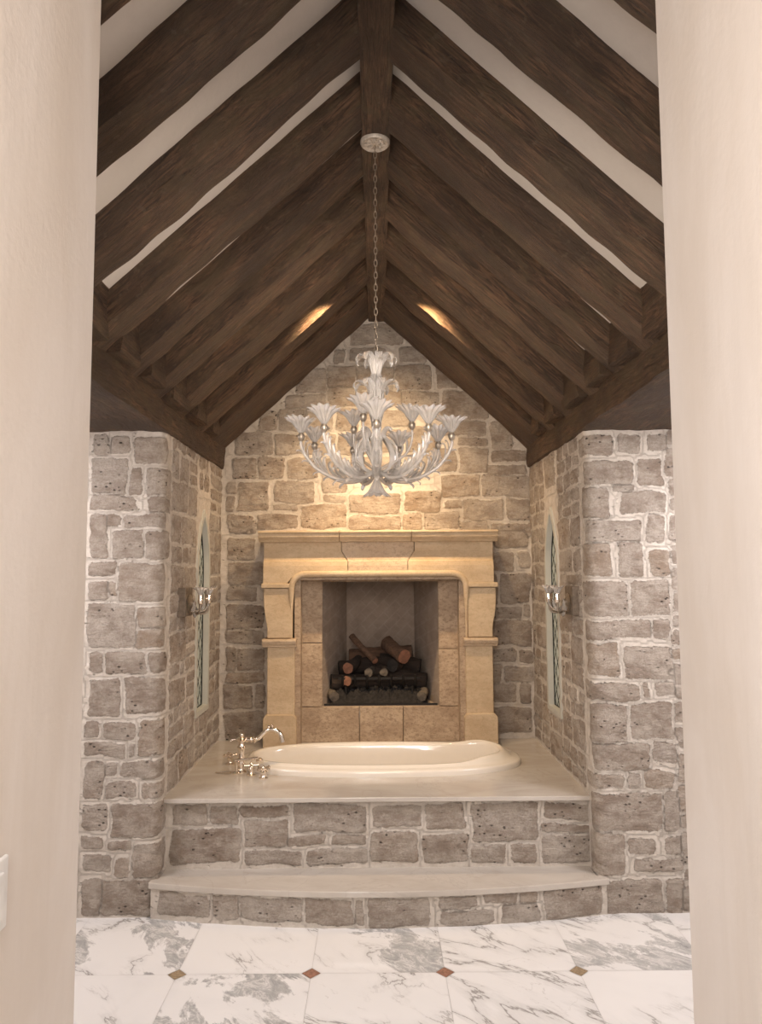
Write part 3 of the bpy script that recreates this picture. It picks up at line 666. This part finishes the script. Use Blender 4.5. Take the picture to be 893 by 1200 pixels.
# half round bead following the lower edge and down the inner legs
pts = [(-0.548, 1.17), (-0.548, 1.35), (-0.548, 1.50)]
pts = [(x, z) for x, z in pts]+[(-0.548+0.085*(1-cos(q)), 1.500+0.088*sin(q)) for q in [radians(a) for a in range(10, 91, 10)]]
pts = pts+[(x, 1.589) for x in [-0.40+0.05*k for k in range(18)]]+[(0.560-0.085*(1-cos(q)), 1.500+0.088*sin(q)) for q in [radians(a) for a in range(90, 0, -10)]]+[(0.560, 1.5), (0.560, 1.35), (0.560, 1.17)]
rad = [0.008 if (z < 1.49) else 0.020 for x, z in pts]
b = B().tube([(x, 4.684 if z > 1.49 else 4.70, z) for x, z in pts], rad, 12)
part(b, 'bead_moulding', 'lime')
b = B().box(-0.535, 0.547, 4.70, 4.83, 1.55, 1.575); part(b, 'lintel_soffit', 'trav', 0.003)
for s in (-1, 1):
    cx = 0.012; X = lambda v: cx+s*v
    def bx(b, a, c, y0, z0, z1): x0, x1 = sorted((X(a), X(c))); return b.box(x0, x1, y0, 4.90, z0, z1)
    g = part(bx(B(), 0.540, 0.728, 4.695, 1.186, 1.498), 'leg', 'lime', 0.004)
    # console shaped upper block
    g.data.clear_geometry()
    b = B(); prof = [(0.736, 1.498), (0.736, 1.44), (0.734, 1.38), (0.726, 1.32), (0.716, 1.28), (0.712, 1.24), (0.712, 1.186), (0.558, 1.186), (0.558, 1.498)]
    pr = [(X(x), z) for x, z in prof]; b.prism(pr, 4.690, 4.90)
    b2 = B(); b2.v = [(x, y-4.80, z-ZD) for x, y, z in b.v]
    me = g.data; me.from_pydata(b2.v, [], b.f); me.update()
    part(bx(B(), 0.555, 0.750, 4.670, 1.500, 1.530), 'capital_band', 'lime', 0.006, par=g)
    bb = along_x([(4.90, 1.182), (4.672, 1.182), (4.664, 1.168), (4.672, 1.150), (4.684, 1.140), (4.684, 1.130), (4.90, 1.130)], *sorted((X(0.528), X(0.742))))
    part(bb, 'waist_band', 'key', 0.004, par=g)
    part(bx(B(), 0.540, 0.712, 4.700, 0.70, 1.132), 'pilaster', 'lime', 0.004, par=g)
    x0, x1 = sorted((X(0.527), X(0.735)))
    part(B().prism([(x0, ZD), (x1, ZD), (x1, 0.690), (x1-0.018, 0.712), (x0+0.018, 0.712), (x0, 0.690)], 4.682, 4.90), 'plinth', 'lime', 0.005, par=g)
    part(bx(B(), 0.505, 0.545, 4.725, ZD, 1.56), 'inner_return', 'trav', 0.003, par=g)
# travertine slabs round the firebox
XL, XR, ZL, ZH = -0.363, 0.393, 0.735, 1.537
for nm, x0, x1, z0, z1 in (('surround_slab', -0.53, XL, 1.142, 1.56), ('surround_slab', -0.53, XL, ZL, 1.139), ('surround_slab', XR, 0.545, 1.10, 1.56), ('surround_slab', XR, 0.545, ZL, 1.097),
                           ('surround_slab', -0.53, -0.125, ZD, ZL-0.003), ('surround_slab', -0.122, 0.158, ZD, ZL-0.003), ('surround_slab', 0.161, 0.545, ZD, ZL-0.003),
                           ('lintel_slab', XL+0.003, 0.0, ZH, 1.56), ('lintel_slab', 0.003, XR-0.003, ZH, 1.56)):
    part(B().box(x0, x1, 4.83, 4.93, z0, z1), nm, 'trav', 0.004)
# firebox: tapered chamber
bl, br, yb = -0.225, 0.262, 5.36
b = B(); o4 = [(XL, 4.86, ZL), (XR, 4.86, ZL), (XR, 4.86, ZH), (XL, 4.86, ZH)]; i4 = [(bl, yb, ZL), (br, yb, ZL), (br, yb, ZH+0.0), (bl, yb, ZH+0.0)]
ex = 0.03; o5 = [(XL-ex, 4.86, ZL-ex), (XR+ex, 4.86, ZL-ex), (XR+ex, 4.86, ZH+ex), (XL-ex, 4.86, ZH+ex)]; i5 = [(bl-ex, yb+ex, ZL-ex), (br+ex, yb+ex, ZL-ex), (br+ex, yb+ex, ZH+ex), (bl-ex, yb+ex, ZH+ex)]
fs = [(i, (i+1) % 4, (i+1) % 4+4, i+4) for i in range(4)]+[(4, 5, 6, 7)]
fs += [tuple(v+8 for v in f)[::-1] for f in fs]+[(i, (i+1) % 4, (i+1) % 4+8, i+8) for i in range(4)]
part(b.add(o4+i4+o5+i5, fs), 'firebox', 'fire')['label'] = 'dark brick lined firebox'
part(B().box(XL+0.01, XR-0.01, 4.862, 4.875, ZL-0.001, ZL+0.012), 'threshold_bar', 'iron')

# ------------------------------------------------------------------ logs, embers
def log(name, p0, p1, r, label, bark, seed, group='logs in the firebox', cut='ember'):
    p0, p1 = Vector(p0), Vector(p1); L = (p1-p0).length; n = 18; m = 14
    o = empty(name, p0); tag(o, label, 'log', group)
    q = (p1-p0).to_track_quat('Z', 'Y').to_matrix().to_4x4()
    b = B()
    def P(i, j):
        a = 2*pi*i/m; z = L*j/(n-1); k = 1+0.22*noise.noise(Vector((cos(a)*1.4, sin(a)*1.4, z*9+seed)))+0.12*noise.noise(Vector((cos(a)*5, sin(a)*5, z*25+seed)))
        bow = 0.010*sin(z/L*pi+seed)
        return q @ Vector((r*k*cos(a)+bow, r*k*sin(a), z))
    b.grid(P, m, n, closed_u=True)
    b.build('bark', bark, o)
    for end, s in ((0, -0.002), (n-1, 0.002)):
        c = B(); ring = [P(i, end)+(p1-p0).normalized()*s for i in range(m)]; cen = q @ Vector((0.010*sin((0 if end == 0 else pi)+seed), 0, (L if end else 0)+s*3))
        c.add(ring+[cen], [(i, (i+1) % m, m) for i in range(m)]); c.build('cut_end', cut, o)
    return o
log('fire_log', (-0.19, 5.27, 0.985), (0.25, 5.25, 1.010), 0.072, 'thick brown log lying across the back of the firebox', 'tanbark', 1)
log('fire_log', (-0.305, 5.00, 0.865), (0.20, 5.11, 0.855), 0.050, 'dark log lying low across the left of the pile', 'bark', 2)
log('fire_log', (-0.190, 4.955, 0.965), (-0.13, 5.26, 0.985), 0.036, 'dark log with a round orange cut end at the left', 'bark', 3, cut='cut')
log('fire_log', (-0.205, 4.935, 0.882), (-0.10, 5.22, 0.86), 0.033, 'short dark log with cut end low at the left', 'bark', 4, cut='cut')
log('fire_log', (-0.018, 4.98, 1.005), (-0.165, 5.18, 1.155), 0.022, 'slim forked stick rising to the upper left with pink cut end', 'tanbark', 5, cut='cut')
log('fire_log', (0.180, 4.97, 1.035), (0.075, 5.20, 1.105), 0.047, 'short tan log with pale cut end at the right top of the pile', 'tanbark', 6, cut='cut')
log('fire_log', (0.335, 5.07, 0.860), (-0.04, 5.10, 0.905), 0.058, 'dark log lying low across the right of the pile', 'bark', 7)
log('fire_log', (-0.045, 4.945, 0.935), (-0.03, 5.17, 0.93), 0.028, 'small grey ashen log at the centre left of the pile', 'birch', 8, cut='birch')
log('fire_log', (0.052, 4.945, 0.935), (0.04, 5.17, 0.93), 0.026, 'small grey ashen log at the centre right of the pile', 'birch', 9, cut='birch')
log('fire_log', (0.10, 4.99, 0.975), (0.165, 5.2, 0.96), 0.040, 'dark log leaning under the tan log at the right', 'bark', 10)
log('fire_log', (0.285, 4.905, 0.785), (0.33, 5.03, 0.80), 0.032, 'small pale ended log at the right front corner of the firebox', 'birch', 11, cut='birch')
log('fire_log', (-0.285, 4.91, 0.785), (-0.30, 5.03, 0.80), 0.032, 'small grey log at the left front corner of the firebox', 'birch', 12, cut='birch')
log('fire_log', (-0.26, 5.16, 0.93), (0.05, 5.20, 0.96), 0.055, 'charred log stacked behind the left cut ends', 'bark', 13)
log('fire_log', (0.30, 5.14, 0.95), (0.02, 5.18, 0.99), 0.050, 'charred log stacked behind the right front log', 'bark', 14)
b = B(); n = 60; mm = 26
def P(i, j):
    x = XL+0.055+(XR-XL-0.11)*i/(n-1); y = 4.90+0.30*j/(mm-1); e = min(1, i/4, (n-1-i)/4); f = min(1, j/3)
    return (x, y, ZL+0.004+e*f*(0.055+0.05*min(1, j/14)+0.040*noise.noise(Vector((x*28, y*28, 1)))+0.025*noise.noise(Vector((x*60, y*60, 4)))))
b.grid(P, n, mm, smooth=False)
tag(b.build('ember_bed', 'ember'), 'black charcoal ember bed spread under the logs', 'embers', kind='stuff')
t2 = tag(empty('fire_grate', (0.015, 4.94, ZL)), 'black iron grate bars in front of the logs', 'grate')
b = B().box(-0.27, 0.27, -0.006, 0.006, 0.155, 0.170).box(-0.27, 0.27, 0.19, 0.202, 0.10, 0.112)
b.build('rail', 'iron', t2)
for k in range(7):
    x = -0.24+0.08*k
    B().tube([(x, 0.20, 0.106), (x, 0.04, 0.095), (x, 0.0, 0.12), (x, -0.004, 0.185)], 0.0085, 8).build('bar', 'iron', t2)
for x in (-0.22, 0.22):
    for y in (0.0, 0.196): B().tube([(x, y, 0.0), (x, y, 0.11)], 0.009, 8).build('foot', 'iron', t2)

# ------------------------------------------------------------------ lancet windows
for sgn, side in ((-1, 'left'), (1, 'right')):
    yc_, z0, zs, hw = WIN[sgn]; r = 3.4*hw
    def outline(k, n=14, r=r, hw=hw, z0=z0, zs=zs):
        """pointed outline grown by k, (dy, z)"""
        R_ = r+k; c = r-hw; top = sqrt(R_*R_-c*c); a1 = math.atan2(top, c)
        right = [( -c+R_*cos(a1*i/n), zs+R_*sin(a1*i/n)) for i in range(n+1)]
        left = [(-y, z) for y, z in right[::-1][1:]]
        return [(hw+k, z0-k)]+right+left+[(-hw-k, z0-k)]
    o = tag(empty('window_1' if sgn < 0 else 'window_2', (sgn*A, yc_, z0)), 'tall narrow pointed leaded window in the %s stone side wall' % side, kind='structure')
    def ring(k0, k1, d0, d1, name, mat):
        a, c = outline(k0), outline(k1); n = len(a); b = B()
        f = lambda p, d: (sgn*d, p[0], p[1]-z0)
        vs = [f(p, d0) for p in a]+[f(p, d0) for p in c]+[f(p, d1) for p in c]+[f(p, d1) for p in a]
        fs = []
        for i in range(n):
            j = (i+1) % n
            for q in range(4): fs.append((q*n+i, q*n+j, ((q+1) % 4)*n+j, ((q+1) % 4)*n+i))
        return b.add(vs, fs).build(name, mat, o)
    ring(0.012, -0.016, -0.010, 0.075, 'window_frame', 'frame')
    ring(-0.016, -0.020, 0.024, 0.034, 'lead_edge', 'lead')
    a = outline(-0.014); n = len(a); b = B()
    b.add([(sgn*0.030, y, z-z0) for y, z in a]+[(sgn*0.036, y, z-z0) for y, z in a], [tuple(range(n)), tuple(range(n, 2*n))[::-1]]+[(i, (i+1) % n, (i+1) % n+n, i+n) for i in range(n)])
    b.build('pane', 'glass', o)
    b = B()         # diamond leading clipped to the light
    for fam in (-1, 1):
        for k in range(-4, 24):
            seg = [];
            for q in range(121):
                dy = -hw+2*hw*q/120; z = z0+0.11*k+fam*dy*1.35
                ins = (z > z0+0.016) and (abs(dy) < hw-0.022) and (math.hypot(abs(dy)+r-hw, max(z-zs, 0)) < r-0.022)
                if ins: seg.append((sgn*0.027, dy, z-z0))
                elif len(seg) > 2: b.tube([seg[0], seg[-1]], 0.0016, 6); seg = []
                else: seg = []
            if len(seg) > 2: b.tube([seg[0], seg[-1]], 0.0016, 6)
    b.build('leading', 'lead', o)

# light switch on the left reveal
o = tag(empty('light_switch', (-0.4995, 0.965, 1.18)), 'white rocker switch plate on the left doorway reveal', 'switch')
B().box(0, 0.006, -0.058, 0.058, -0.047, 0.047).build('plate', 'switch', o, bevel=0.003)
B().box(0.005, 0.010, -0.040, -0.006, -0.030, 0.030).build('rocker', 'switch', o, bevel=0.002)
B().box(0.005, 0.010, 0.006, 0.040, -0.030, 0.030).build('rocker', 'switch', o, bevel=0.002)

# ------------------------------------------------------------------ chandelier
def leaf(b, path, width, phi=0, n=15, m=9, ribs=3, curl=0.35, thick=0.0016):
    """fluted glass leaf along path of (r, z), turned by phi round the axis"""
    pts = [Vector(p) for p in path]
    def at(t):
        q = t*(len(pts)-1); i = min(int(q), len(pts)-2); f = q-i
        g = lambda k: pts[max(0, min(len(pts)-1, k))]
        return 0.5*((2*g(i))+(g(i+1)-g(i-1))*f+(2*g(i-1)-5*g(i)+4*g(i+1)-g(i+2))*f*f+(3*g(i)-g(i-1)-3*g(i+1)+g(i+2))*f**3)
    R = Matrix.Rotation(phi, 3, 'Z')
    def P(i, j, off=0):
        t = j/(n-1); c = at(t); d = (at(min(1, t+0.02))-at(max(0, t-0.02))); d.normalize(); nr = Vector((-d.y, d.x))
        s = 2*i/(m-1)-1; w = width*(sin(pi*min(1, 0.08+t*0.90))**0.8)*(1+0.10*sin(t*26)); 
        h = curl*width*s*s*0.6+0.12*width*cos(s*pi*ribs)+off
        return R @ Vector((c.x+nr.x*h, s*w, c.y+nr.y*h))
    b.grid(lambda i, j: P(i, j), m, n); b.grid(lambda i, j: P(m-1-i, j, thick), m, n); return b
def fluted(petals, amp, last):
    def f(th, k):
        q = max(0, min(1, k/last)); return 1+amp*q*cos(petals*th), 0.05*amp*q*abs(cos(petals*th/2))
    return f
def flower(b, x, y, z, r=0.058, h=0.062, petals=13, down=False):
    prof = [(0.16, 0), (0.22, 0.12), (0.34, 0.35), (0.46, 0.58), (0.66, 0.80), (0.92, 0.95), (1.0, 1.0), (0.97, 0.985), (0.88, 0.91), (0.62, 0.77), (0.42, 0.56), (0.30, 0.34), (0.16, 0.14), (0.0, 0.10)]
    lobes = lambda th, k: (1+0.15*cos(petals*th)*min(1, prof[k][1]*2.5), h*0.16*max(0, prof[k][1]-0.7)*(cos(petals*th)+1.6*cos(2*th+x*40+y*30)))
    m = Matrix.Translation((x, y, z)) @ (Matrix.Rotation(pi, 4, 'X') if down else Matrix())
    return b.lathe([(r*a, h*c) for a, c in prof], petals*6, m, flute=lobes)
CH = Vector((0.003, 2.79, 1.974))
t = tag(empty('chandelier', CH), 'clear fluted glass chandelier with flower cups hanging on a chain before the gable', 'chandelier')
def loc(b, name, mat, par=t, **kw): return b.build(name, mat, par, **kw)
# ceiling rose under the ridge beam
zr = 3.303-CH.z
loc(B().lathe([(0.0, zr-0.014), (0.012, zr-0.016), (0.020, zr-0.010), (0.034, zr-0.008), (0.042, zr-0.012), (0.052, zr-0.016), (0.058, zr-0.010), (0.058, zr)], 48, flute=lambda th, k: (1+(0.10*cos(8*th) if k in (2, 3) else 0), 0.003*cos(8*th) if k in (2, 3) else 0)), 'ceiling_rose', 'silver')
b = B()
for k in range(8):
    a = k*pi/4; b.lathe([(0, zr-0.019), (0.0055, zr-0.015), (0.006, zr-0.008)], 10, Matrix.Translation((0.028*cos(a), 0.028*sin(a), 0)))
    b.tube([(0.012*cos(a), 0.012*sin(a), zr-0.015), (0.030*cos(a+.25), 0.030*sin(a+.25), zr-0.015), (0.040*cos(a), 0.040*sin(a), zr-0.013)], 0.0022, 6)
loc(b, 'rose_ornament', 'silver')
b = B(); zt, zb, pitch = zr-0.018, 2.44-CH.z, 0.0215; k = 0; z = zt
while z > zb:
    L, W = 0.0150, 0.0060; pts = []
    for q in range(12):
        a = 2*pi*q/12; u = W*cos(a); v = L*sin(a)
        pts.append((u, 0, z-L+v) if k % 2 else (0, u, z-L+v))
    b.tube(pts, 0.0020, 6, closed=True); z -= pitch+0.003; k += 1
loc(b, 'chain', 'chain')
# centre stem
prof = [(0.0, -0.02), (0.020, -0.016), (0.034, -0.006), (0.030, 0.006), (0.016, 0.014), (0.014, 0.06), (0.020, 0.10), (0.014, 0.14), (0.018, 0.20), (0.026, 0.235), (0.016, 0.255), (0.014, 0.34), (0.024, 0.37), (0.012, 0.40), (0.008, 0.46), (0.0, 0.462)]
loc(B().lathe(prof, 24, flute=lambda th, k: (1+0.12*cos(8*th), 0)), 'stem', 'crystal')
b = B()
for k in range(7):
    a = k*2*pi/7; b.tube([(0.020*cos(a), 0.020*sin(a), 0.24), (0.026*cos(a), 0.026*sin(a), 0.31), (0.021*cos(a), 0.021*sin(a), 0.375)], 0.006, 8)
loc(b, 'stem_rods', 'crystal')
def crown(name, z, r, h, n, wd, ph=0):
    c = empty(name, (0, 0, z)); c.parent = t
    for k in range(n):
        b = leaf(B(), [(0.014, -0.02), (0.022, h*0.35), (r*0.50, h*0.85), (r*0.85, h*1.0), (r*1.02, h*0.80), (r*0.96, h*0.62)], wd, ph+k*2*pi/n)
        b.build('glass_leaf', 'crystal', c)
crown('top_crown', 0.380, 0.076, 0.078, 9, 0.015)
crown('middle_crown', 0.275, 0.086, 0.080, 8, 0.014, 0.3)
loc(flower(B(), 0, 0, 0.395, 0.036, 0.062, 9), 'top_flower', 'crystal')
loc(flower(B(), 0, 0, -0.016, 0.050, 0.068, 9, True), 'bottom_flower', 'crystal')
loc(B().lathe([(0, -0.090), (0.008, -0.084), (0.010, -0.078), (0.005, -0.068), (0.004, -0.05)], 14), 'finial', 'crystal')
# large scrolled leaves around the hub
for k in range(6):
    a = k*pi/3+0.52
    b = leaf(B(), [(0.018, 0.0), (0.060, 0.018), (0.075, 0.070), (0.055, 0.120), (0.034, 0.150), (0.052, 0.172), (0.066, 0.160)], 0.022, a, 22)
    b.tube([(0.030*cos(a), 0.030*sin(a), 0.005), (0.090*cos(a), 0.090*sin(a), 0.045), (0.088*cos(a), 0.088*sin(a), 0.095), (0.062*cos(a), 0.062*sin(a), 0.125)], 0.0045, 8)
    loc(b, 'scroll_leaf', 'crystal')
def spline(pts, n):
    out = []; pts = [Vector(p) for p in pts]
    for k in range(n+1):
        q = k/n*(len(pts)-1); i = min(int(q), len(pts)-2); f = q-i; g = lambda j: pts[max(0, min(len(pts)-1, j))]
        out.append(0.5*((2*g(i))+(g(i+1)-g(i-1))*f+(2*g(i-1)-5*g(i)+4*g(i+1)-g(i+2))*f*f+(3*g(i)-g(i-1)-3*g(i+1)+g(i+2))*f**3))
    return out
def arm(par, path, leaves, fr, fh, rad=0.0065):
    """arm in the xz plane, children in local space"""
    o = B().tube(spline([(x, 0, z) for x, z in path], 26), [rad*(1.25-0.4*k/26) for k in range(27)], 8).build('arm', 'crystal', par)
    b = B(); sp = spline([(x, 0, z) for x, z in path], 40)
    for q, ln, up, wd in leaves:
        i = int(q*38); p = sp[i]; d = (sp[i+1]-p).normalized(); nr = Vector((-d.z, 0, d.x))*up
        L = [(p.x, p.z)]+[((p+d*ln*f+nr*ln*g).x, (p+d*ln*f+nr*ln*g).z) for f, g in ((0.35, 0.18), (0.75, 0.42), (1.0, 0.75), (0.92, 0.98))]
        leaf(b, L, wd, 0, 10, 7)
    b.build('leaf_spray', 'crystal', o)
    x, z = path[-1]
    B().lathe([(0.004, -0.012), (0.010, -0.006), (0.0135, 0.004), (0.0125, 0.014), (0.006, 0.022), (0.005, 0.026)], 18, Matrix.Translation((x, 0, z))).build('candle_cup', 'bronze', o)
    flower(B(), x, 0, z+0.020, fr, fh).build('glass_flower', 'crystal', o)
    return o
low = [(0.022, 0.006), (0.075, -0.022), (0.150, -0.022), (0.225, 0.012), (0.270, 0.062), (0.287, 0.100), (0.288, 0.128)]
first = arm(t, low, [(0.14, 0.060, 1, 0.013), (0.24, 0.065, 1, 0.014), (0.34, 0.060, 1, 0.013), (0.44, 0.060, 1, 0.013), (0.54, 0.055, 1, 0.012), (0.66, 0.045, 1, 0.011), (0.78, 0.035, 1, 0.009), (0.34, 0.028, -1, 0.009), (0.48, 0.028, -1, 0.009), (0.62, 0.026, -1, 0.008), (0.76, 0.022, -1, 0.007)], 0.058, 0.056)
kids = list(first.children)
def copy_arm(src, a):
    c = src.copy(); C.objects.link(c); c.parent = t; c.rotation_euler = (0, 0, a)
    for k in src.children:
        q = k.copy(); C.objects.link(q); q.parent = c
    return c
first.rotation_euler = (0, 0, -pi/2)
for k in range(1, 9): copy_arm(first, -pi/2+k*2*pi/9)
up = [(0.018, 0.020), (0.060, 0.045), (0.105, 0.070), (0.128, 0.100), (0.140, 0.140), (0.140, 0.185)]
u1 = arm(t, up, [(0.3, 0.05, 1, 0.013), (0.55, 0.045, 1, 0.012), (0.42, 0.035, -1, 0.010)], 0.058, 0.058, 0.005)
u1.rotation_euler = (0, 0, radians(10))
for k in (1, 2): copy_arm(u1, radians(10)+k*2*pi/3)

# ------------------------------------------------------------------ wall sconces
def sconce(loc_, sgn, label):
    """projects along local +x from the wall"""
    o = empty('wall_sconce', loc_, 0 if sgn < 0 else pi); tag(o, label, 'wall light', 'glass wall sconces')
    B().box(-0.02, 0.030, -0.075, 0.075, -0.075, 0.075).build('mounting_block', 'oak', o, bevel=0.004)
    B().lathe([(0.048, 0), (0.050, 0.006), (0.036, 0.012), (0.018, 0.022), (0.010, 0.036)], 24, Matrix.Translation((0.030, 0, -0.01)) @ Matrix.Rotation(pi/2, 4, 'Y')).build('backplate', 'bronze', o)
    for a, L in ((-0.95, 0.085), (0.0, 0.075), (0.95, 0.085)):
        d = Vector((cos(a), sin(a), 0)); p = Vector((0.055, 0, -0.015))
        pts = [p, p+d*L*0.45+Vector((0, 0, -0.045)), p+d*L*0.95+Vector((0, 0, -0.035)), p+d*L*1.05+Vector((0, 0, 0.010))]
        ar = B().tube(spline(pts, 14), 0.006, 8).build('arm', 'bronze', o)
        e = pts[-1]
        B().lathe([(0.004, -0.006), (0.012, 0.0), (0.014, 0.010), (0.010, 0.022), (0.011, 0.040), (0.006, 0.052), (0, 0.054)], 16, Matrix.Translation(e)).build('candle_cup', 'nickel', ar)
        flower(B(), e.x, e.y, e.z+0.030, 0.036, 0.050, 10).build('glass_flower', 'crystal', ar)
    for a in (-1.2, -0.6, -0.2, 0.2, 0.6, 1.2):
        b = leaf(B(), [(0.0, -0.01), (0.025, -0.045), (0.060, -0.050), (0.092, -0.022), (0.100, 0.012)], 0.010, a)
        b.v = [(x+0.045, y, z) for x, y, z in b.v]; b.build('glass_leaf', 'crystal', o)
    B().lathe([(0, -0.085), (0.008, -0.078), (0.016, -0.062), (0.010, -0.050), (0.018, -0.040), (0.006, -0.025)], 16, Matrix.Translation((0.062, 0, 0))).build('drop', 'crystal', o)
    return o
sconce((-A+0.012, 3.93, 1.447), -1, 'glass and gilt candle sconce on the left stone side wall by the pointed window')
sconce((A-0.006, 3.84, 1.447), 1, 'glass and gilt candle sconce on the right stone side wall by the pointed window')
